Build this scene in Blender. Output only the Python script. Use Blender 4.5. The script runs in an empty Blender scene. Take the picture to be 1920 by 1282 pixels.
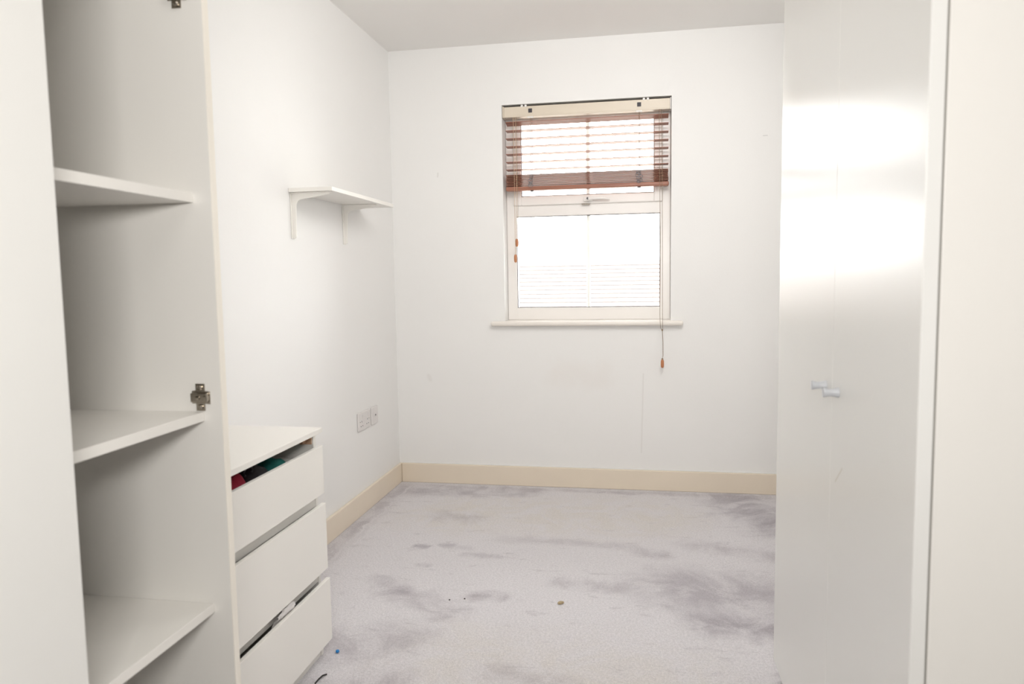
import bpy, bmesh, math, random
from mathutils import Vector, Matrix
random.seed(7)
sc = bpy.context.scene
COL = sc.collection

# ------------------------------------------------------------------ camera
cam_d = bpy.data.cameras.new('camera'); cam = bpy.data.objects.new('camera', cam_d); COL.objects.link(cam)
cam_d.sensor_fit = 'HORIZONTAL'; cam_d.sensor_width = 36.0; cam_d.lens = 1365.0 / 1920 * 36
R_ = Vector((0.984302, 0.175840, -0.015142)); U_ = Vector((-0.000433, 0.088199, 0.996103)); F_ = Vector((-0.176490, 0.980460, -0.086890))
m = Matrix((R_, U_, -F_)).transposed().to_4x4(); m.translation = Vector((1.3458, 0, 1.1284)); cam.matrix_world = m
cam_d.clip_start = .02
cam_d.dof.use_dof = True; cam_d.dof.focus_distance = 3.2; cam_d.dof.aperture_fstop = 4.6
sc.camera = cam

# ------------------------------------------------------------------ sky, lights, exposure
w = bpy.data.worlds.new('world'); sc.world = w; w.use_nodes = True
bg = w.node_tree.nodes['Background']; bg.inputs['Color'].default_value = (1.0, .992, .985, 1); bg.inputs['Strength'].default_value = 11.0

def area(name, loc, target, size, power, color=(1, 1, 1), sy=None):
    l = bpy.data.lights.new(name, 'AREA'); l.shape = 'RECTANGLE'; l.size = size; l.size_y = sy or size
    l.energy = power; l.color = color
    o = bpy.data.objects.new(name, l); COL.objects.link(o); o.location = loc
    o.rotation_euler = (Vector(target) - Vector(loc)).to_track_quat('-Z', 'Y').to_euler(); return o
area('camera_flash', (1.33, -.22, 1.385), (.75, 1.9, 1.1), .42, 14.5, (1, .98, .955), sy=.14)
area('fill_light', (1.2, .9, 2.26), (1.1, 3.85, 1.6), .4, 4.5, (1, .98, .96))  # unseen fill light, added to brighten the far end of the room
area('fill_light_far', (1.45, 2.3, 2.2), (.7, 3.85, .9), .8, 15.5, (1, .985, .965))  # second added fill out of view, aimed at the back left corner
sc.view_settings.view_transform = 'Standard'; sc.view_settings.look = 'None'
sc.view_settings.exposure = 0.08; sc.view_settings.gamma = 1.0; sc.view_settings.use_curve_mapping = False

# ------------------------------------------------------------------ materials
def lin(c): return tuple((x / 255 / 12.92) if x / 255 <= .04045 else ((x / 255 + .055) / 1.055) ** 2.4 for x in c)
def mat(name, col, rough=.5, metal=0, spec=.5, var=.0, vscale=4, bump=0, bscale=60, coat=0):
    m = bpy.data.materials.new(name); m.use_nodes = True; nt = m.node_tree; b = nt.nodes['Principled BSDF']
    c = (*lin(col), 1)
    b.inputs['Base Color'].default_value = c; b.inputs['Roughness'].default_value = rough; b.inputs['Metallic'].default_value = metal
    b.inputs['Specular IOR Level'].default_value = spec; b.inputs['Coat Weight'].default_value = coat; b.inputs['Coat Roughness'].default_value = .06
    tc = nt.nodes.new('ShaderNodeTexCoord')
    if var:
        n = nt.nodes.new('ShaderNodeTexNoise'); n.inputs['Scale'].default_value = vscale; n.inputs['Detail'].default_value = 5
        nt.links.new(tc.outputs['Object'], n.inputs['Vector'])
        mr = nt.nodes.new('ShaderNodeMapRange'); mr.inputs['From Min'].default_value = .3; mr.inputs['From Max'].default_value = .7
        mr.inputs['To Min'].default_value = 1 - var; mr.inputs['To Max'].default_value = 1
        nt.links.new(n.outputs['Fac'], mr.inputs['Value'])
        mx = nt.nodes.new('ShaderNodeVectorMath'); mx.operation = 'SCALE'; mx.inputs[0].default_value = c[:3]
        nt.links.new(mr.outputs['Result'], mx.inputs['Scale']); nt.links.new(mx.outputs[0], b.inputs['Base Color'])
    if bump:
        n2 = nt.nodes.new('ShaderNodeTexNoise'); n2.inputs['Scale'].default_value = bscale; n2.inputs['Detail'].default_value = 3
        nt.links.new(tc.outputs['Object'], n2.inputs['Vector'])
        bp = nt.nodes.new('ShaderNodeBump'); bp.inputs['Strength'].default_value = bump; bp.inputs['Distance'].default_value = .002
        nt.links.new(n2.outputs['Fac'], bp.inputs['Height']); nt.links.new(bp.outputs[0], b.inputs['Normal'])
    return m

def capsule(nt, vec, a, b, r, soft):
    """1 inside a capsule a-b of radius r, 0 outside (distance field in object space, soft edge)"""
    N = nt.nodes.new; L = nt.links.new
    a = Vector(a); b = Vector(b); ab = b - a; ll = max(ab.length_squared, 1e-9)
    s = N('ShaderNodeVectorMath'); s.operation = 'SUBTRACT'; s.inputs[1].default_value = a; L(vec, s.inputs[0])
    d = N('ShaderNodeVectorMath'); d.operation = 'DOT_PRODUCT'; d.inputs[1].default_value = ab / ll; L(s.outputs[0], d.inputs[0])
    cl = N('ShaderNodeClamp'); L(d.outputs['Value'], cl.inputs[0])
    sc_ = N('ShaderNodeVectorMath'); sc_.operation = 'SCALE'; sc_.inputs[0].default_value = ab; L(cl.outputs[0], sc_.inputs['Scale'])
    q = N('ShaderNodeVectorMath'); q.operation = 'DISTANCE'; L(s.outputs[0], q.inputs[0]); L(sc_.outputs[0], q.inputs[1])
    mr = N('ShaderNodeMapRange'); mr.interpolation_type = 'SMOOTHSTEP'
    mr.inputs['From Min'].default_value = max(r - soft, 0); mr.inputs['From Max'].default_value = r + soft
    mr.inputs['To Min'].default_value = 1; mr.inputs['To Max'].default_value = 0
    L(q.outputs['Value'], mr.inputs['Value']); return mr.outputs['Result']

def add_marks(m, marks):
    """marks = [(a, b, radius, soft, strength, colour)] layered over the base colour; wobbled by noise"""
    nt = m.node_tree; N = nt.nodes.new; L = nt.links.new; b = nt.nodes['Principled BSDF']
    tc = N('ShaderNodeTexCoord'); n = N('ShaderNodeTexNoise'); n.inputs['Scale'].default_value = 9; n.inputs['Detail'].default_value = 4
    L(tc.outputs['Object'], n.inputs['Vector'])
    inp = b.inputs['Base Color']; cur = inp.links[0].from_socket if inp.links else None
    for a, e, r, soft, k, c in marks:
        ce = N('ShaderNodeVectorMath'); ce.operation = 'SUBTRACT'; ce.inputs[1].default_value = (.5, .5, .5); L(n.outputs['Color'], ce.inputs[0])
        ws = N('ShaderNodeVectorMath'); ws.operation = 'SCALE'; ws.inputs['Scale'].default_value = min(r * 2.6, .5); L(ce.outputs[0], ws.inputs[0])
        ad = N('ShaderNodeVectorMath'); ad.operation = 'ADD'; L(tc.outputs['Object'], ad.inputs[0]); L(ws.outputs[0], ad.inputs[1])
        f = capsule(nt, ad.outputs[0], a, e, r, soft)
        mu = N('ShaderNodeMath'); mu.operation = 'MULTIPLY'; mu.inputs[1].default_value = k; L(f, mu.inputs[0])
        mx = N('ShaderNodeMix'); mx.data_type = 'RGBA'
        if cur: L(cur, mx.inputs[6])
        else: mx.inputs[6].default_value = inp.default_value
        mx.inputs[7].default_value = (*lin(c), 1); L(mu.outputs[0], mx.inputs[0]); cur = mx.outputs[2]
    L(cur, inp)

M_wall = mat('wall_paint', (245, 244, 242), .62, var=.02, vscale=1.6, bump=.12, bscale=140)
M_ceil = mat('ceiling_paint', (245, 243, 240), .8, var=.015, vscale=2, bump=.08, bscale=160)
M_foil = mat('white_furniture_foil', (243, 240, 234), .34, var=.012, vscale=3, bump=.03, bscale=500)
M_edge = mat('cream_edge_band', (246, 240, 229), .4)
M_gloss = mat('white_satin_door_foil', (241, 240, 236), .27, var=.012, vscale=2, bump=.012, bscale=90)
M_base = mat('cream_baseboard_gloss', (240, 227, 208), .3, var=.03, vscale=6)
M_pvc = mat('window_frame_plastic', (250, 246, 242), .25, var=.02, vscale=8)
M_sill = mat('sill_gloss_paint', (246, 240, 232), .3, var=.03, vscale=7)
M_gasket = mat('grey_rubber_gasket', (120, 116, 120), .6)
M_steel = mat('nickel_plated_steel', (176, 168, 156), .22, 1.0)
M_rail = mat('ivory_blind_rail', (226, 214, 196), .35, var=.03, vscale=10)
M_clip = mat('dark_grey_plastic', (60, 56, 62), .5)
M_clear = mat('clear_white_plastic', (238, 236, 232), .3)
M_cord = mat('taupe_cord', (150, 130, 108), .8)
M_cord_l = mat('beige_cord', (196, 170, 140), .8)
M_knob = mat('pale_grey_knob_plastic', (206, 208, 212), .35)
M_plug = mat('white_socket_plastic', (228, 224, 222), .3)
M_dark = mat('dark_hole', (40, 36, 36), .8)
M_red = mat('crimson_cloth', (190, 36, 66), .85, var=.25, vscale=30, bump=.4, bscale=300)
M_teal = mat('teal_cloth', (40, 128, 120), .85, var=.25, vscale=30, bump=.4, bscale=300)
M_black = mat('black_cloth', (58, 55, 58), .85, var=.3, vscale=30, bump=.4, bscale=300)
M_bag = mat('crumpled_white_film', (222, 218, 216), .3, bump=.3, bscale=80)
M_crumb = mat('tan_crumb', (196, 176, 140), .8, var=.4, vscale=200)
M_blue = mat('blue_plastic', (20, 128, 200), .35)
M_oak = mat('pale_wood', (216, 176, 146), .5, var=.15, vscale=60)
M_ground = mat('pale_outdoor_ground', (190, 188, 182), .9, var=.1, vscale=.5)
M_rooft = mat('grey_roof_tile', (128, 120, 116), .8, var=.15, vscale=2)
M_brick = mat('pale_render', (214, 206, 196), .85, var=.05, vscale=2)

# varnished timber of the blind
M_slat = mat('reddish_varnished_timber', (150, 84, 56), .32, spec=.3)
def wood_grain(m, c1, c2, along=(1.2, 60, 60)):
    nt = m.node_tree; N = nt.nodes.new; L = nt.links.new; b = nt.nodes['Principled BSDF']
    tc = N('ShaderNodeTexCoord'); mp = N('ShaderNodeMapping'); mp.inputs['Scale'].default_value = along; L(tc.outputs['Object'], mp.inputs['Vector'])
    n = N('ShaderNodeTexNoise'); n.inputs['Scale'].default_value = 3; n.inputs['Detail'].default_value = 6; L(mp.outputs[0], n.inputs['Vector'])
    cr = N('ShaderNodeValToRGB'); cr.color_ramp.elements[0].position = .3; cr.color_ramp.elements[1].position = .7
    cr.color_ramp.elements[0].color = (*lin(c1), 1); cr.color_ramp.elements[1].color = (*lin(c2), 1)
    L(n.outputs['Fac'], cr.inputs[0]); L(cr.outputs[0], b.inputs['Base Color'])
wood_grain(M_slat, (140, 92, 76), (184, 130, 108)); 
M_toggle = mat('turned_toggle_wood', (196, 128, 84), .4); wood_grain(M_toggle, (176, 106, 66), (212, 150, 108), (60, 60, 4))

# window glass: thin clear pane (mirror by fresnel, else clear)
M_glass = bpy.data.materials.new('window_glass'); M_glass.use_nodes = True
nt = M_glass.node_tree; nt.nodes.clear(); N = nt.nodes.new
out = N('ShaderNodeOutputMaterial'); mx = N('ShaderNodeMixShader'); tr = N('ShaderNodeBsdfTransparent'); gl = N('ShaderNodeBsdfGlossy'); fr = N('ShaderNodeFresnel')
gl.inputs['Roughness'].default_value = .02; fr.inputs['IOR'].default_value = 1.45
tr.inputs['Color'].default_value = (.97, .98, .975, 1)
nt.links.new(fr.outputs[0], mx.inputs[0]); nt.links.new(tr.outputs[0], mx.inputs[1]); nt.links.new(gl.outputs[0], mx.inputs[2]); nt.links.new(mx.outputs[0], out.inputs[0])

# carpet
M_carpet = mat('grey_lilac_cut_pile_carpet', (212, 207, 209), .95, spec=.1)
nt = M_carpet.node_tree; N = nt.nodes.new; L = nt.links.new; b = nt.nodes['Principled BSDF']
tc = N('ShaderNodeTexCoord')
def noise(scale, detail=4, dist=0, rough=.55, vec=None):
    n = N('ShaderNodeTexNoise'); n.inputs['Scale'].default_value = scale; n.inputs['Detail'].default_value = detail
    n.inputs['Distortion'].default_value = dist; n.inputs['Roughness'].default_value = rough
    L(vec or tc.outputs['Object'], n.inputs['Vector']); return n
def ramp(sock, p0, p1, lo=0., hi=1.):
    r = N('ShaderNodeMapRange'); r.inputs['From Min'].default_value = p0; r.inputs['From Max'].default_value = p1
    r.inputs['To Min'].default_value = lo; r.inputs['To Max'].default_value = hi; r.interpolation_type = 'SMOOTHSTEP'; L(sock, r.inputs['Value']); return r.outputs['Result']
def mixc(f, a, c2):
    x = N('ShaderNodeMix'); x.data_type = 'RGBA'; L(f, x.inputs[0])
    if isinstance(a, tuple): x.inputs[6].default_value = a
    else: L(a, x.inputs[6])
    x.inputs[7].default_value = c2; return x.outputs[2]
def math_(op, a, c):
    x = N('ShaderNodeMath'); x.operation = op
    for i, v in enumerate((a, c)):
        if isinstance(v, float): x.inputs[i].default_value = v
        else: L(v, x.inputs[i])
    return x.outputs[0]
C_light = (*lin((243, 239, 242)), 1); C_dark = (*lin((172, 164, 172)), 1); C_beige = (*lin((238, 231, 224)), 1); C_mid = (*lin((196, 189, 194)), 1)
mp = N('ShaderNodeMapping'); mp.inputs['Scale'].default_value = (1.0, 2.2, 1); L(tc.outputs['Object'], mp.inputs['Vector'])
n1 = noise(3.2, 5, .8, .6, mp.outputs[0]); n1b = noise(9, 5, .5, .6, mp.outputs[0])
col = mixc(ramp(n1b.outputs['Fac'], .57, .74, 0, .45), C_light, C_mid)
# beige worn bands (y far strip, y near strip)
wob = noise(7, 8, .6, .68); mod = ramp(noise(5, 6, 1.0, .65).outputs['Fac'], .36, .62, .25, 1.); wv = N('ShaderNodeVectorMath'); wv.operation = 'SUBTRACT'; wv.inputs[1].default_value = (.5, .5, .5); L(wob.outputs['Color'], wv.inputs[0])
def region(a, e, r, soft, wobble):
    s = N('ShaderNodeVectorMath'); s.operation = 'SCALE'; s.inputs['Scale'].default_value = wobble; L(wv.outputs[0], s.inputs[0])
    ad = N('ShaderNodeVectorMath'); ad.operation = 'ADD'; L(tc.outputs['Object'], ad.inputs[0]); L(s.outputs[0], ad.inputs[1])
    fl = N('ShaderNodeVectorMath'); fl.operation = 'MULTIPLY'; fl.inputs[1].default_value = (1, 1, 0); L(ad.outputs[0], fl.inputs[0])
    return capsule(nt, fl.outputs[0], a, e, r, soft)
REG = [  # a, b, radius, soft, wobble, colour, strength : worn and brushed patches of the pile, and stripes along the walls
    ((.45, 3.35, 0), (1.35, 3.4, 0), .28, .14, .3, C_beige, .75),
    ((.8, 2.0, 0), (1.4, 1.95, 0), .20, .14, .3, C_beige, .6),
    ((.15, 3.66, 0), (.75, 3.72, 0), .05, .06, .25, C_mid, .8),
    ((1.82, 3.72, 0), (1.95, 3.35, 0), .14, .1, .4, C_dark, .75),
    ((1.55, 3.05, 0), (1.95, 2.95, 0), .03, .05, .25, C_mid, .6),
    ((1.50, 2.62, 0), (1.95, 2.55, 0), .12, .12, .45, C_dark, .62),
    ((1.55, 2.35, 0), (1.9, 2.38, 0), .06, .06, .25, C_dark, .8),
    ((.75, 3.03, 0), (1.3, 3.0, 0), .012, .04, .16, C_mid, .45),
    ((1.35, 2.95, 0), (1.42, 2.93, 0), .03, .03, .12, C_mid, .9),
    ((.52, 2.92, 0), (.62, 2.90, 0), .018, .018, .1, C_dark, .55),
    ((.63, 2.83, 0), (.76, 2.83, 0), .015, .02, .08, C_dark, .6),
    ((.47, 2.70, 0), (.51, 2.70, 0), .016, .012, .05, C_dark, .75),
    ((.40, 2.90, 0), (.44, 2.90, 0), .016, .014, .05, C_dark, .6),
    ((.45, 2.45, 0), (.70, 2.32, 0), .045, .05, .3, C_mid, .6),
    ((.36, 2.55, 0), (.50, 2.46, 0), .03, .03, .2, C_dark, .55),
    ((.42, 2.05, 0), (.62, 2.12, 0), .07, .07, .3, C_mid, .8),
    ((.46, 1.72, 0), (.62, 1.86, 0), .06, .06, .3, C_mid, .9),
    ((.75, 2.45, 0), (.85, 2.47, 0), .02, .025, .15, C_mid, .8),
    ((1.05, 2.60, 0), (1.25, 2.60, 0), .03, .04, .2, C_mid, .6),
    ((.95, 1.95, 0), (1.12, 1.90, 0), .05, .05, .3, C_mid, .55),
    ((.06, 1.3, 0), (.06, 3.8, 0), .035, .03, .06, C_mid, .7),  # gripper ridge by the left wall, drawn as darker and lighter stripes
    ((.095, 1.3, 0), (.095, 3.75, 0), .007, .006, .02, C_light, .9),
    ((.06, 3.78, 0), (1.95, 3.79, 0), .03, .02, .05, C_mid, .7),  # darker stripe along the back wall
    ((.4, 3.3, 0), (.55, 3.28, 0), .04, .05, .2, C_mid, .5),
]
for a, e, r, soft, wb, c, k in REG:
    f = region(a, e, r * .9, soft * 1.5, max(wb * .9, .12)); f = math_('MULTIPLY', math_('MULTIPLY', f, k), mod); col = mixc(f, col, c)
fine = noise(420, 3, 0, .75); fine2 = noise(130, 4, 0, .7)
g = math_('ADD', ramp(fine.outputs['Fac'], .35, .65, .80, 1.14), ramp(fine2.outputs['Fac'], .35, .65, -.09, .07))
sv = N('ShaderNodeVectorMath'); sv.operation = 'SCALE'; L(col, sv.inputs[0]); L(g, sv.inputs['Scale']); L(sv.outputs[0], b.inputs['Base Color'])
bp = N('ShaderNodeBump'); bp.inputs['Strength'].default_value = .7; bp.inputs['Distance'].default_value = .006
hh = math_('ADD', fine.outputs['Fac'], math_('MULTIPLY', fine2.outputs['Fac'], 1.4)); L(hh, bp.inputs['Height']); L(bp.outputs[0], b.inputs['Normal'])
b.inputs['Sheen Weight'].default_value = .15; b.inputs['Sheen Roughness'].default_value = .6

# ------------------------------------------------------------------ helpers (all shapes are given in room coordinates, metres)
def BM(): return bmesh.new()
def box(bm, x0, x1, y0, y1, z0, z1, bev=0.0, seg=2):
    t = bmesh.new(); bmesh.ops.create_cube(t, size=1)
    for v in t.verts: v.co = Vector((x0 + (v.co.x + .5) * (x1 - x0), y0 + (v.co.y + .5) * (y1 - y0), z0 + (v.co.z + .5) * (z1 - z0)))
    if bev: bmesh.ops.bevel(t, geom=t.edges[:], offset=bev, segments=seg, affect='EDGES', profile=.5)
    me = bpy.data.meshes.new('t'); t.to_mesh(me); t.free(); bm.from_mesh(me); bpy.data.meshes.remove(me); return bm
def tube(bm, pts, r, n=8):
    pts = [Vector(p) for p in pts]; rings = []
    for i, p in enumerate(pts):
        d = (pts[min(i + 1, len(pts) - 1)] - pts[max(i - 1, 0)]).normalized()
        a = d.cross(Vector((0, 0, 1))); a = d.cross(Vector((1, 0, 0))) if a.length < .1 else a; a.normalize(); c = d.cross(a)
        rr = r[i] if isinstance(r, (list, tuple)) else r
        rings.append([bm.verts.new(p + (a * math.cos(k * 2 * math.pi / n) + c * math.sin(k * 2 * math.pi / n)) * rr) for k in range(n)])
    for i in range(len(rings) - 1):
        for k in range(n): bm.faces.new((rings[i][k], rings[i][(k + 1) % n], rings[i + 1][(k + 1) % n], rings[i + 1][k]))
    bm.faces.new(rings[0]); bm.faces.new(rings[-1][::-1]); return bm
def lathe(bm, origin, axis, prof, n=24):
    """prof = [(distance along axis, radius)]"""
    o = Vector(origin); ax = Vector(axis).normalized(); return tube(bm, [o + ax * h for h, _ in prof], [r for _, r in prof], n)
def prism(bm, pts, y0, y1):
    """outline in the x-z plane extruded along y"""
    a = [bm.verts.new((x, y0, z)) for x, z in pts]; c = [bm.verts.new((x, y1, z)) for x, z in pts]; n = len(pts)
    bm.faces.new(a); bm.faces.new(c[::-1])
    for i in range(n): bm.faces.new((a[i], c[i], c[(i + 1) % n], a[(i + 1) % n]))
    return bm
def wloc(o):
    v = Vector((0, 0, 0))
    while o: v += o.location; o = o.parent
    return v
def obj(name, bm, m, parent=None, smooth=False, base=None):
    off = wloc(parent) if parent else Vector((0, 0, 0))
    if base is not None: off = Vector(base)
    bmesh.ops.recalc_face_normals(bm, faces=bm.faces[:]); bmesh.ops.translate(bm, verts=bm.verts[:], vec=-off)
    me = bpy.data.meshes.new(name); bm.to_mesh(me); bm.free(); me.materials.append(m)
    if smooth:
        for p in me.polygons: p.use_smooth = True
        try: me.set_sharp_from_angle(angle=math.radians(35))
        except Exception: pass
    o = bpy.data.objects.new(name, me); COL.objects.link(o)
    if parent: o.parent = parent
    elif base is not None: o.location = base
    return o
def thing(name, label, cat, loc, group=None, kind=None):
    o = bpy.data.objects.new(name, None); o.empty_display_size = .05; COL.objects.link(o); o.location = loc
    if label: o['label'] = label
    if cat: o['category'] = cat
    if group: o['group'] = group
    if kind: o['kind'] = kind
    return o
def tag(o, label, cat, group=None, kind=None):
    o['label'] = label; o['category'] = cat
    if group: o['group'] = group
    if kind: o['kind'] = kind
    return o
def struct(name, bm, m, label=None, cat=None):
    o = obj(name, bm, m); o['kind'] = 'structure'
    if label: o['label'] = label
    if cat: o['category'] = cat
    return o
def again(src, loc, parent):
    c = src.copy(); COL.objects.link(c); c.parent = parent; c.location = loc; return c

# ------------------------------------------------------------------ room shell
D = 3.851; W = 2.31; H = 2.35; Y0 = -2.0
WX0, WX1, WZ0, WZ1 = .616, 1.490, .874, 2.036     # window opening in the back wall
struct('floor', box(BM(), -.12, W + .12, Y0 - .12, D + .30, -.12, 0), M_carpet, 'fitted grey lilac carpet with worn and brushed patches', 'carpet')
struct('ceiling', box(BM(), -.12, W + .12, Y0 - .12, D + .30, H, H + .12), M_ceil, 'plain white painted ceiling', 'ceiling')
struct('wall_left', box(BM(), -.12, 0, Y0, D, 0, H), M_wall, 'white painted left wall behind the shelf and the chest', 'wall')
struct('wall_right', box(BM(), W, W + .12, Y0, D, 0, H), M_wall, 'white painted right wall behind the closed wardrobe', 'wall')
struct('wall_rear', box(BM(), -.12, W + .12, Y0 - .12, Y0, 0, H), M_wall, 'white painted wall behind the viewer', 'wall')
M_wallb = M_wall.copy(); M_wallb.name = 'wall_paint_marked'
add_marks(M_wallb, [((.9, D, .62), (1.15, D, .60), .06, .06, .08, (214, 190, 170)), 
                    ((1.935, D, 1.815), (1.955, D, 1.815), .0015, .0015, .35, (130, 124, 120)), ((1.34, D, .2), (1.35, D, .62), .002, .004, .15, (170, 160, 150)),
                    ((.26, D, 1.68), (.262, D, 1.70), .003, .003, .25, (170, 165, 160)), ((.18, D, .6), (.19, D, .58), .01, .008, .12, (190, 180, 170))])
bm = BM()
YB = D + .30
box(bm, -.12, WX0, D, YB, 0, H); box(bm, WX1, W + .12, D, YB, 0, H); box(bm, WX0, WX1, D, YB, 0, WZ0); box(bm, WX0, WX1, D, YB, WZ1, H)
bmesh.ops.remove_doubles(bm, verts=bm.verts[:], dist=1e-5)
struct('wall_back', bm, M_wallb, 'white painted back wall with the window, lightly marked', 'wall')
M_base2 = M_base
bb = struct('baseboard_left', box(BM(), 0, .016, 1.29, D - .001, 0, .107, .003), M_base2, 'cream glossy baseboard along the left wall', 'baseboard')
bb = struct('baseboard_back', box(BM(), .0165, W, D - .016, D, 0, .107, .003), M_base2, 'cream glossy baseboard under the window wall', 'baseboard')
obj('caulk_line', box(BM(), .017, W, D - .006, D - .0005, .107, .1115, .0015), M_wall, bb)
struct('baseboard_right', box(BM(), W - .016, W, Y0, D - .017, 0, .107, .003), M_base2, 'cream baseboard along the right wall', 'baseboard')

# ------------------------------------------------------------------ window
YF = D + .10                                       # room-side face of the plastic frame
win = thing('window_1', 'white plastic window with a top opening sash above a fixed pane', 'window', ((WX0 + WX1) / 2, D, WZ0), kind='structure')
def ring(bm, x0, x1, z0, z1, wl, wr, wb, wt, y0, y1, bev=.003):
    box(bm, x0, x0 + wl, y0, y1, z0, z1, bev); box(bm, x1 - wr, x1, y0, y1, z0, z1, bev)
    box(bm, x0 + wl - .002, x1 - wr + .002, y0, y1, z0, z0 + wb, bev); box(bm, x0 + wl - .002, x1 - wr + .002, y0, y1, z1 - wt, z1, bev); return bm
FZ0 = .901
obj('outer_frame', ring(BM(), WX0 + .001, WX1 - .001, FZ0, WZ1 - .001, .052, .052, .066, .05, YF, YF + .07), M_pvc, win)
obj('transom', box(BM(), WX0 + .05, WX1 - .05, YF + .001, YF + .069, 1.462, 1.530, .003), M_pvc, win)
# top-hung sash sits proud of the frame
SX0, SX1, SZ0, SZ1 = WX0 + .040, WX1 - .040, 1.520, WZ1 - .028
obj('sash', ring(BM(), SX0, SX1, SZ0, SZ1, .045, .045, .048, .045, YF - .014, YF + .05, .005), M_pvc, win)
GX0, GX1 = WX0 + .053, WX1 - .053
sx0, sx1, sz0, sz1 = SX0 + .045, SX1 - .045, SZ0 + .048, SZ1 - .045
def gasket(x0, x1, z0, z1, y, par=win):
    return obj('gasket', ring(BM(), x0, x1, z0, z1, .003, .003, .003, .003, y - .003, y + .002, 0), M_gasket, par)
gasket(GX0, GX1, FZ0 + .066, 1.462, YF + .012); gasket(sx0, sx1, sz0, sz1, YF - .006)
obj('glass_pane', box(BM(), GX0 - .003, GX1 + .003, YF + .020, YF + .024, FZ0 + .064, 1.464), M_glass, win)
obj('glass_pane', box(BM(), sx0 - .003, sx1 + .003, YF + .012, YF + .016, sz0 - .003, sz1 + .003), M_glass, win)
xm = 1.058
obj('glazing_bar', box(BM(), xm - .010, xm + .010, YF + .026, YF + .034, FZ0 + .064, 1.464, .003), M_pvc, win)
obj('glazing_bar', box(BM(), xm - .010, xm + .010, YF + .018, YF + .026, sz0, sz1, .003), M_pvc, win)
# mitre lines of the welded corners
# cockspur handle
hb = obj('handle', box(BM(), xm - .022, xm + .028, YF - .026, YF - .013, SZ0 + .010, SZ0 + .036, .004), M_pvc, win)
obj('lever', tube(BM(), [(xm - .005, YF - .034, SZ0 + .024), (xm + .03, YF - .04, SZ0 + .026), (xm + .08, YF - .04, SZ0 + .024), (xm + .118, YF - .038, SZ0 + .019)], [.011, .010, .008, .005], 12), M_pvc, hb, True)
obj('lock_barrel', lathe(BM(), (xm + .002, YF - .034, SZ0 + .024), (0, -1, 0), [(0, .006), (.012, .006)], 14), M_clip, hb, True)
obj('keep_plate', box(BM(), xm - .032, xm + .012, YF - .022, YF - .001, SZ0 - .006, SZ0 - .001, .001), M_steel, hb)
bm = box(BM(), WX0 + .0005, WX1 - .0005, D - .001, YF + .02, WZ0 + .0005, .900, .0)
box(bm, .543, 1.551, D - .036, D - .0005, .8745, .900, .010, 4)
sill = obj('window_sill', bm, M_sill, win, True)

# ------------------------------------------------------------------ outdoors
g = struct('ground', box(BM(), -40, 42, D + 1.2, 80, -3.4, -3.2), M_ground, 'pale ground outside the window', 'ground')
nh = thing('neighbour_house', 'pale tiled house roof across the street seen through the lower pane', 'house', (-1.0, 19, -3.2))
obj('house_wall', box(BM(), -9, 8, 18.2, 24, -3.2, -.5), M_brick, nh)
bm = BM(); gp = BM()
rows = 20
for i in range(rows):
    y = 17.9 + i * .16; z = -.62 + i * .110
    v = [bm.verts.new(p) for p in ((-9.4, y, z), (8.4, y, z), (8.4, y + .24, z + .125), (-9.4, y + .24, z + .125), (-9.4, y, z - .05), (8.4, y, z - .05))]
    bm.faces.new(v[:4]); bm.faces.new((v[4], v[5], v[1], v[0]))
    box(gp, -9.4, 8.4, y - .012, y + .01, z - .012, z)  # dark strip standing in for the shade under each tile course
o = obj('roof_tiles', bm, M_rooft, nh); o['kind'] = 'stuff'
o = obj('tile_course_shade', gp, M_dark, nh); o['kind'] = 'stuff'
obj('ridge', tube(BM(), [(-9.4, 21.15, 1.5), (8.4, 21.15, 1.5)], .10, 10), M_rooft, nh)
obj('gable', prism(BM(), [(-9.3, -.6), (8.3, -.6), (8.3, 1.4), (-9.3, 1.4)], 21.2, 21.4), M_brick, nh)

# ------------------------------------------------------------------ venetian blind
bl = thing('venetian_blind', 'half raised wooden venetian blind under a cream rail in the window opening', 'blind', (1.052, D + .04, 2.03))
BX0, BX1 = .626, 1.482; BY = D + .010
bm = box(BM(), BX0, BX1, BY, BY + .004, 1.978, 2.026, .001)          # open steel channel
box(bm, BX0, BX1, BY + .004, BY + .056, 1.974, 1.978, .0008); box(bm, BX0, BX1, BY + .052, BY + .056, 1.978, 2.026, .001)
box(bm, BX0, BX1, BY - .002, BY + .006, 1.972, 1.980, .002)
hr = obj('head_rail', bm, M_rail, bl)
for x in (.766, 1.328):
    cb = obj('cord_guide', box(BM(), x - .010, x + .010, BY - .002, BY + .002, 1.992, 2.013, .001), M_clip, hr)
    obj('tape_roll', box(BM(), x - .016, x + .016, BY - .003, BY + .012, 1.966, 1.973, .002), M_clear, hr)
for x in (.722, .742, 1.352, 1.372):
    obj('fixing_clip', box(BM(), x - .006, x + .006, BY - .003, BY + .02, 2.022, 2.034, .002), M_clear, hr)
bm = box(BM(), BX0 - .008, BX0 - .001, BY - .001, BY + .058, 1.972, 2.030, .001)
obj('end_bracket', bm, M_rail, hr); obj('end_bracket', box(BM(), BX1 + .001, BX1 + .006, BY - .001, BY + .058, 1.972, 2.030, .001), M_clear, hr)
def slat_bm(z, tilt=0.0):
    bm = box(BM(), .632, 1.476, D + .014, D + .064, z - .0015, z + .0015, .0012, 2)
    if tilt: bmesh.ops.rotate(bm, verts=bm.verts[:], cent=(0, D + .039, z), matrix=Matrix.Rotation(tilt, 3, 'X'))
    return bm
TILT = math.radians(-2)
s0 = obj('slat', slat_bm(1.905, TILT), M_slat, bl)
for z in (1.864, 1.823, 1.783, 1.742, 1.702): again(s0, (0, 0, z - 1.905), bl)
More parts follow.
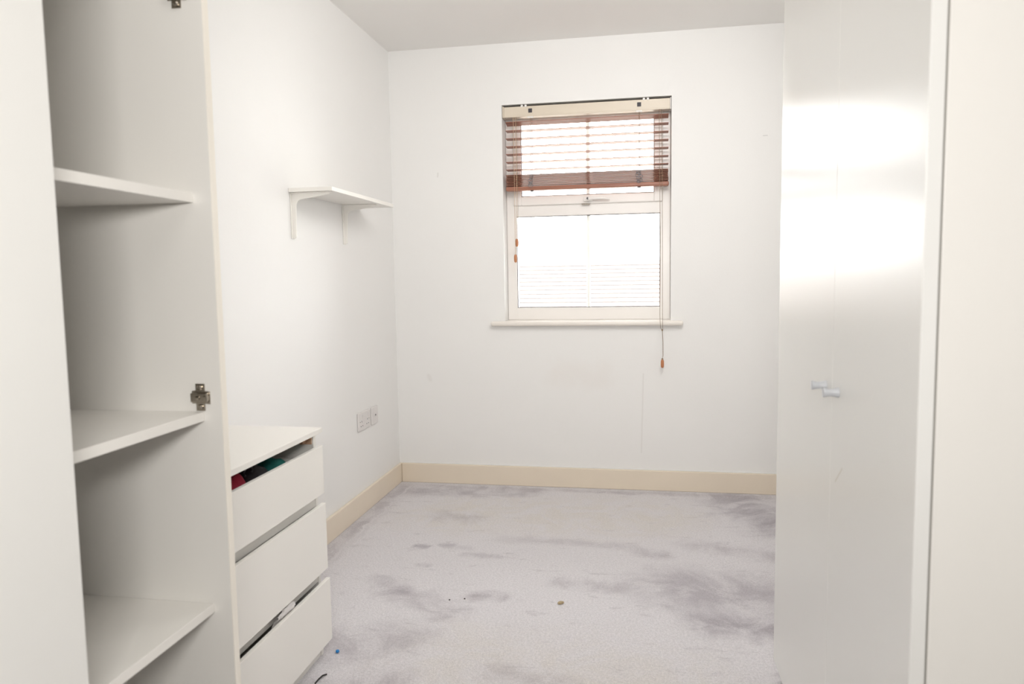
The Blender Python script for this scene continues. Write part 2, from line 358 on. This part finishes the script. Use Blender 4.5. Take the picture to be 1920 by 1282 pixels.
obj('slat', slat_bm(1.944, math.radians(-14)), M_slat, bl)
for k in range(8):                                                     # the gathered pack
    again(s0, (random.uniform(-.002, .002), random.uniform(-.0015, .0015), 1.6185 + k * .0078 - 1.905), bl)
obj('bottom_rail', box(BM(), .630, 1.478, D + .012, D + .066, 1.592, 1.613, .005, 3), M_slat, bl)
for x in (.766, 1.328):                                                 # ladder cords and their loops round the pack
    bm = BM()
    for y in (D + .011, D + .067): tube(bm, [(x, y, 1.975), (x, y, 1.68)], .0008, 6)
    tube(bm, [(x + .004, D + .039, 1.975), (x + .004, D + .039, 1.61)], .0009, 6)
    obj('ladder_cord', bm, M_cord, bl)
    bm = BM(); rnd = random.Random(int(x * 100))
    for q in range(7):
        cx = x + rnd.uniform(-.006, .006); cz = 1.615 + q * .0085; rr = rnd.uniform(.008, .013)
        tube(bm, [(cx + rr * math.cos(a), D + .006 - .004 * abs(math.sin(a * 2)), cz + rr * .7 * math.sin(a)) for a in [i * math.pi / 5 for i in range(11)]], .0012, 5)
    o = obj('slack_cord_loops', bm, M_gasket, bl)
    obj('cord_button', lathe(BM(), (x, D + .039, 1.592), (0, 0, -1), [(0, .009), (.003, .009), (.005, .005)], 14), M_clip, bl, True)
# lift cords on the left with two toggles
TOG = [(0, .0045), (.002, .0065), (.010, .0082), (.026, .0085), (.036, .0075), (.042, .005)]
def toggle(x, y, ztop, par): return obj('cord_toggle', lathe(BM(), (x, y, ztop), (0, 0, -1), TOG, 16), M_toggle, par, True)
YC = D + .004
c = obj('lift_cord', tube(BM(), [(.688, YC, 1.972), (.690, YC - .004, 1.6), (.688, YC - .003, 1.338)], .0012, 6), M_cord_l, bl); toggle(.688, YC - .003, 1.338, bl)
c = obj('lift_cord', tube(BM(), [(.676, YC, 1.972), (.679, YC - .006, 1.6), (.680, YC - .010, 1.255)], .0012, 6), M_cord_l, bl); toggle(.680, YC - .010, 1.255, bl)
obj('lift_cord', tube(BM(), [(.694, YC, 1.972), (.695, YC, 1.5), (.693, YC, 1.34)], .0008, 6), M_cord, bl)
# long cords on the right, knotted below the sill
yk = D - .044
obj('lift_cord', tube(BM(), [(1.428, YC, 1.972), (1.432, D - .008, 1.6), (1.436, D - .022, 1.3), (1.433, D - .040, .93), (1.437, yk, .865), (1.445, yk, .850)], .0011, 6), M_cord, bl)
obj('lift_cord', tube(BM(), [(1.440, YC, 1.972), (1.444, D - .008, 1.6), (1.446, D - .022, 1.3), (1.447, D - .040, .93), (1.448, yk, .86), (1.446, yk, .850)], .0011, 6), M_cord, bl)
obj('cord_knot', lathe(BM(), (1.4455, yk, .858), (0, 0, -1), [(0, .002), (.003, .0045), (.007, .004), (.010, .002)], 10), M_cord, bl, True)
obj('joined_cord', tube(BM(), [(1.4455, yk, .852), (1.449, yk, .79), (1.4495, yk, .72), (1.4465, yk, .700)], .0017, 6), M_cord, bl)
toggle(1.4465, yk, .700, bl)
obj('cord_knot', lathe(BM(), (1.4465, yk, .708), (0, 0, -1), [(0, .003), (.004, .005), (.009, .004)], 10), M_cord, bl, True)

# ------------------------------------------------------------------ wall shelf
SY0, SY1, SZT = 2.652, 3.352, 1.489
ws = thing('wall_shelf', 'small white wall shelf on two white brackets above the chest', 'shelf', (0, (SY0 + SY1) / 2, SZT - .016))
obj('shelf_board', box(BM(), .0006, .180, SY0, SY1, SZT - .016, SZT, .0012), M_foil, ws)
for yb in (2.672, 3.172):
    zt = SZT - .0162
    pts = [(.004, zt - .003), (.004, zt - .172), (.010, zt - .177), (.017, zt - .172)]
    pts += [(.020, zt - .09), (.021, zt - .055)]
    pts += [(.021 + .022 * (1 - math.cos(a)), zt - .055 + .029 * math.sin(a)) for a in [i * math.pi / 2 / 7 for i in range(1, 8)]]
    pts += [(.10, zt - .019), (.158, zt - .010), (.163, zt - .003)]
    br = obj('bracket', prism(BM(), pts, yb, yb + .0045), M_foil, ws)
    bm = box(BM(), .0006, .004, yb - .009, yb + .0135, zt - .178, zt - .003, .001); obj('wall_plate', bm, M_foil, br)
    obj('arm_plate', box(BM(), .0006, .165, yb - .008, yb + .0125, zt - .0032, zt - .0002, .001), M_foil, br)
    for z in (zt - .165, zt - .07):
        obj('screw', lathe(BM(), (.004, yb + .009, z), (1, 0, 0), [(0, .003), (.0012, .0028), (.0018, .0015)], 10), M_steel, br, True)
    obj('screw', lathe(BM(), (.135, yb + .0085, zt - .0032), (0, 0, -1), [(0, .003), (.0012, .0028), (.0018, .0015)], 10), M_steel, br, True)

# ------------------------------------------------------------------ sockets
so = thing('wall_socket', 'white double power socket on the left wall near the corner', 'socket', (0, 3.328, .45))
fp = obj('face_plate', box(BM(), .0005, .010, 3.254, 3.400, .406, .494, .003, 3), M_plug, so)
for yc in (3.290, 3.364):
    obj('rocker_switch', box(BM(), .0095, .0125, yc + .008, yc + .020, .462, .482, .001), M_plug, so)
    for dy, dz, w_, h_ in ((0, -.002, .005, .008), (-.011, -.024, .007, .005), (.011, -.024, .007, .005)):
        obj('pin_hole', box(BM(), .0092, .0103, yc + dy - w_ / 2, yc + dy + w_ / 2, .452 + dz - h_ / 2, .452 + dz + h_ / 2), M_gasket, so)
for yc in (3.27, 3.384): obj('screw', lathe(BM(), (.010, yc, .45), (1, 0, 0), [(0, .003), (.0008, .0026)], 10), M_steel, so)
ae = thing('aerial_outlet', 'small single aerial outlet plate right of the double socket', 'socket', (0, 3.468, .45))
obj('face_plate', box(BM(), .0005, .009, 3.428, 3.512, .404, .492, .003, 3), M_plug, ae)
obj('coaxial_port', lathe(BM(), (.009, 3.470, .450), (1, 0, 0), [(0, .007), (.003, .007), (.003, .005)], 16), M_plug, ae)
obj('port_hole', lathe(BM(), (.012, 3.470, .450), (1, 0, 0), [(0, .0045), (.0005, .0045)], 12), M_dark, ae)

# ------------------------------------------------------------------ chest of drawers
CX, CY0, CY1, CH = .412, 1.300, 1.993, .698
ch = thing('chest_of_drawers', 'low white chest of three drawers against the left wall, top drawer gaping', 'chest of drawers', (.215, (CY0 + CY1) / 2, 0))
obj('top_panel', box(BM(), .018, CX, CY0, CY1, CH - .015, CH, .001), M_foil, ch)
CF = CX - .022
for y in (CY0 + .001, CY1 - .017): obj('side_panel', box(BM(), .020, CF, y, y + .016, 0, CH - .0155, .0008), M_foil, ch)
obj('back_panel', box(BM(), .018, .0198, CY0 + .002, CY1 - .002, .02, CH - .016), M_foil, ch)
obj('bottom_panel', box(BM(), .020, CF - .010, CY0 + .0175, CY1 - .0175, .050, .066), M_foil, ch)
obj('plinth', box(BM(), CF - .016, CF - .002, CY0 + .0175, CY1 - .0175, 0, .0495, .0008), M_foil, ch)
for z0, z1 in ((.462, .506), (.232, .277)): obj('cross_rail', box(BM(), CF - .018, CF - .001, CY0 + .0175, CY1 - .0175, z0, z1, .0008), M_foil, ch)
def drawer(z0, z1, out, boxtop, tilt=0):
    y0, y1 = CY0 + .003, CY1 - .002
    f = obj('drawer', box(BM(), CX - .012 + out, CX + out, y0, y1, z0, z1, .0012), M_foil, ch)
    bm = BM(); xa, xb = .05 + out, CX - .013 + out; ya, yb = y0 + .028, y1 - .030; zb = z0 + .022
    box(bm, xa, xb, ya, ya + .012, zb, boxtop); box(bm, xa, xb, yb - .012, yb, zb, boxtop)
    box(bm, xa, xa + .012, ya + .012, yb - .012, zb, boxtop); box(bm, xa + .012, xb, ya + .012, yb - .012, zb, zb + .006)
    box(bm, xb - .012, xb, ya + .012, yb - .012, zb, boxtop)
    obj('drawer_box', bm, M_foil, f); return f
drawer(.500, .645, 0.0, .612); drawer(.270, .471, .003, .425); drawer(.050, .241, .008, .200)
rn = obj('drawer_runner', box(BM(), .06, CF - .01, CY1 - .0285, CY1 - .0175, .545, .575, .001), M_steel, ch)
obj('fixing_dowel', lathe(BM(), (CF - .030, CY1 - .0175, .658), (0, -1, 0), [(0, .008), (.008, .008), (.010, .006), (.018, .006)], 14), M_oak, ch, True)
obj('corner_block', box(BM(), CF - .040, CF - .004, CY1 - .022, CY1 - .0175, .6505, .6825, .001), M_oak, ch)

def cloth(name, x0, x1, y0, y1, zb, zt, m, seed, label, cat, nx=22, ny=26, amp=.012):
    """folded heap of cloth as a closed lumpy sheet"""
    rnd = random.Random(seed); bm = BM(); ph = [rnd.uniform(0, 6.28) for _ in range(8)]; fr_ = [rnd.uniform(30, 90) for _ in range(4)]
    g = []
    for i in range(nx + 1):
        row = []
        for j in range(ny + 1):
            u, v = i / nx, j / ny; x = x0 + (x1 - x0) * u; y = y0 + (y1 - y0) * v
            e = min(1, 4 * u, 4 * (1 - u)) ** .5 * min(1, 4 * v, 4 * (1 - v)) ** .5
            z = zb + (zt - zb) * e + amp * e * (math.sin(fr_[0] * x + 40 * y + ph[0]) * .5 + math.sin(fr_[1] * y - 55 * x + ph[1]) * .4 + rnd.uniform(-.12, .12))
            row.append(bm.verts.new((x, y, max(z, zb))))
        g.append(row)
    for i in range(nx):
        for j in range(ny): bm.faces.new((g[i][j], g[i + 1][j], g[i + 1][j + 1], g[i][j + 1]))
    r = bmesh.ops.extrude_face_region(bm, geom=bm.faces[:]); vs = [e for e in r['geom'] if isinstance(e, bmesh.types.BMVert)]
    for v in vs: v.co.z = zb - .003
    o = obj(name, bm, m, None, True, base=((x0 + x1) / 2, (y0 + y1) / 2, zb - .003)); tag(o, label, cat); return o
zb = .533
cloth('folded_cloth', .226, .378, 1.55, 1.700, zb, .636, M_red, 3, 'crimson cloth in the near corner of the gaping top drawer', 'cloth')
cloth('black_cloth', .078, .214, 1.346, 1.90, zb, .655, M_black, 5, 'long black cloth at the back of the top drawer behind the others', 'cloth')
cloth('black_cloth', .226, .378, 1.710, 1.812, zb, .634, M_black, 12, 'small black cloth between the crimson and teal cloths in the top drawer', 'cloth')
cloth('teal_cloth', .226, .378, 1.822, 1.90, zb, .634, M_teal, 9, 'teal cloth in the middle of the top drawer', 'cloth')
bm = BM(); tube(bm, [(.36, 1.665 + .02 * math.cos(a), .650 + .012 * math.sin(a)) for a in [i * .5 for i in range(-1, 9)]], .003, 6)
o = obj('black_cable', bm, M_black, None, True); tag(o, 'looped black cable lying over the crimson cloth in the top drawer', 'cable')
# crumpled film poking out of the bottom drawer
rnd = random.Random(2); bm = BM(); bmesh.ops.create_icosphere(bm, subdivisions=4, radius=1)
for v in bm.verts:
    d = v.co.copy(); k = 1 + .10 * math.sin(7 * d.x + 5 * d.y) + .08 * math.sin(11 * d.z + 9 * d.y) + .05 * math.sin(19 * d.x - 13 * d.z) + rnd.uniform(-.02, .02)
    v.co = Vector((d.x * .0055 * k + .3988, d.y * .055 * k + 1.74, d.z * .0265 * k + .237))
    if v.co.z > .243: v.co.x += .012 * min(1, (v.co.z - .243) / .006)
o = obj('plastic_bag', bm, M_bag, None, True, base=(.4085, 1.74, .20)); tag(o, 'crumpled translucent white bag poking out over the bottom drawer', 'bag')

# ------------------------------------------------------------------ left wardrobe, open far half
LX, LY0, LY1, LH = .560, .420, 1.266, 2.01
lw = thing('open_wardrobe', 'tall white wardrobe on the left with bare shelves and one door missing', 'wardrobe', (.29, (LY0 + LY1) / 2, 0))
for y in (LY0, LY1 - .018):
    p = obj('side_panel', box(BM(), .020, LX - .0015, y, y + .018, 0, LH, .0006), M_foil, lw)
    obj('edge_band', box(BM(), LX - .0015, LX, y, y + .018, 0, LH, .0005), M_edge, p)
ya, yb = LY0 + .0185, LY1 - .0185
obj('back_panel', box(BM(), .017, .0195, LY0 + .001, LY1 - .001, .02, LH - .001), M_foil, lw)
obj('top_panel', box(BM(), .020, LX - .001, ya, yb, LH - .018, LH), M_foil, lw)
obj('bottom_panel', box(BM(), .020, LX - .001, ya, yb, .060, .078), M_foil, lw)
obj('plinth', box(BM(), LX - .05, LX - .034, ya, yb, 0, .0595), M_foil, lw)
for zt in (.505, .884, 1.296, 1.80): obj('shelf', box(BM(), .0205, .522, ya, yb, zt - .018, zt, .0008), M_foil, lw)
dr = obj('door', box(BM(), LX + .002, LX + .020, LY0 + .002, .857, .066, LH - .004, .001), M_gloss, lw)
def hinge_plate(x, z):
    y = LY1 - .018
    bm = BM()
    prof = [(-.0175, -.012), (-.0095, -.012), (-.0095, -.026), (.0085, -.026), (.0085, -.012), (.0195, -.013), (.0195, .011), (.009, .012), (.009, .026), (-.0095, .026), (-.0095, .013), (-.0175, .012)]
    prism(bm, [(x + a, z + c_) for a, c_ in prof], y - .0022, y - .0002)
    hp = obj('hinge_plate', bm, M_steel, lw)
    bm = box(BM(), x - .017, x + .018, y - .0095, y - .0022, z - .009, z + .009, .002); obj('raised_track', bm, M_steel, hp)
    box_ = box(BM(), x + .010, x + .019, y - .0115, y - .0022, z - .006, z + .004, .0015); obj('catch', box_, M_steel, hp)
    for a, c_, r, h in ((0, .0185, .0052, .0045), (0, -.0185, .0052, .0045)):
        obj('screw', lathe(BM(), (x + a, y - .0022, z + c_), (0, -1, 0), [(0, r), (h * .5, r), (h, r * .55)], 14), M_steel, hp, True)
    obj('adjuster_screw', lathe(BM(), (x - .001, y - .0095, z), (0, -1, 0), [(0, .0042), (.002, .0040), (.0025, .002)], 12), M_steel, hp, True)
hinge_plate(.517, .912); hinge_plate(.510, 1.654)

# ------------------------------------------------------------------ right wardrobe, closed doors
RX, RY0, RY1 = 1.706, 1.036, 2.045; SEAM = 1.478
rw = thing('closed_wardrobe', 'tall white wardrobe on the right with two closed doors and pale knobs', 'wardrobe', (2.0, (RY0 + RY1) / 2, 0))
for y in (RY0, RY1 - .018): obj('side_panel', box(BM(), RX + .0225, W - .018, y, y + .018, 0, LH, .0008), M_foil, rw)
obj('back_panel', box(BM(), W - .020, W - .0175, RY0 + .019, RY1 - .019, .02, LH - .001), M_foil, rw)
obj('top_panel', box(BM(), RX + .0225, W - .020, RY0 + .0185, RY1 - .0185, LH - .018, LH), M_foil, rw)
obj('bottom_panel', box(BM(), RX + .0225, W - .020, RY0 + .0185, RY1 - .0185, .06, .078), M_foil, rw)
obj('plinth', box(BM(), RX + .06, RX + .076, RY0 + .0185, RY1 - .0185, 0, .0595), M_foil, rw)
M_gloss2 = M_gloss.copy(); M_gloss2.name = 'white_satin_door_foil_scuffed'
off = Vector(rw.location)
def wp(y, z): return tuple(Vector((RX, y, z)) - off)
add_marks(M_gloss2, [(wp(1.44, .735), wp(1.395, .772), .0012, .002, .30, (170, 150, 110))])
for y0, y1, yk_ in ((RY0 - .001, SEAM - .0003, 1.431), (SEAM + .0003, RY1, 1.525)):
    d = obj('door', box(BM(), RX, RX + .0195, y0, y1, .062, LH - .004, .001), M_gloss2, rw)
    obj('knob', lathe(BM(), (RX, yk_, .907), (-1, 0, 0), [(0, .0092), (.002, .0093), (.006, .0082), (.012, .0070), (.016, .0070), (.022, .0080), (.026, .0090), (.0275, .0088), (.0278, .005)], 28), M_knob, d, True)

# ------------------------------------------------------------------ bits lying on the carpet
def lump(name, loc, s, m, seed, label, cat):
    rnd = random.Random(seed); bm = BM(); bmesh.ops.create_icosphere(bm, subdivisions=2, radius=1)
    for v in bm.verts:
        k = 1 + rnd.uniform(-.12, .12); v.co = Vector((v.co.x * s[0] * k, v.co.y * s[1] * k, v.co.z * s[2] * k + s[2] * .9))
    bmesh.ops.rotate(bm, verts=bm.verts[:], cent=(0, 0, 0), matrix=Matrix.Rotation(.5, 3, 'Z'))
    bmesh.ops.translate(bm, verts=bm.verts[:], vec=Vector(loc)); o = obj(name, bm, m, None, True, base=loc); return tag(o, label, cat)
lump('tan_crumb', (1.066, 2.429, 0), (.012, .007, .005), M_crumb, 1, 'small tan crumb in the middle of the carpet', 'crumb')
lump('blue_bead', (.431, 1.979 + .02, 0), (.006, .006, .0055), M_blue, 4, 'tiny blue plastic bead on the carpet by the chest corner', 'bead')
lump('black_speck', (.675, 2.402, 0), (.003, .003, .002), M_dark, 6, 'left one of two tiny black specks on the carpet left of the crumb', 'speck')
lump('black_speck', (.726, 2.418, 0), (.003, .003, .002), M_dark, 8, 'right one of two tiny black specks, nearer the crumb', 'speck')
bm = tube(BM(), [(.452, 1.875, .003), (.446, 1.862, .006), (.441, 1.845, .004), (.440, 1.825, .003)], .0022, 6)
tag(obj('cord_scrap', bm, M_dark, None, True), 'short dark scrap of cord on the carpet in front of the chest plinth', 'cord')
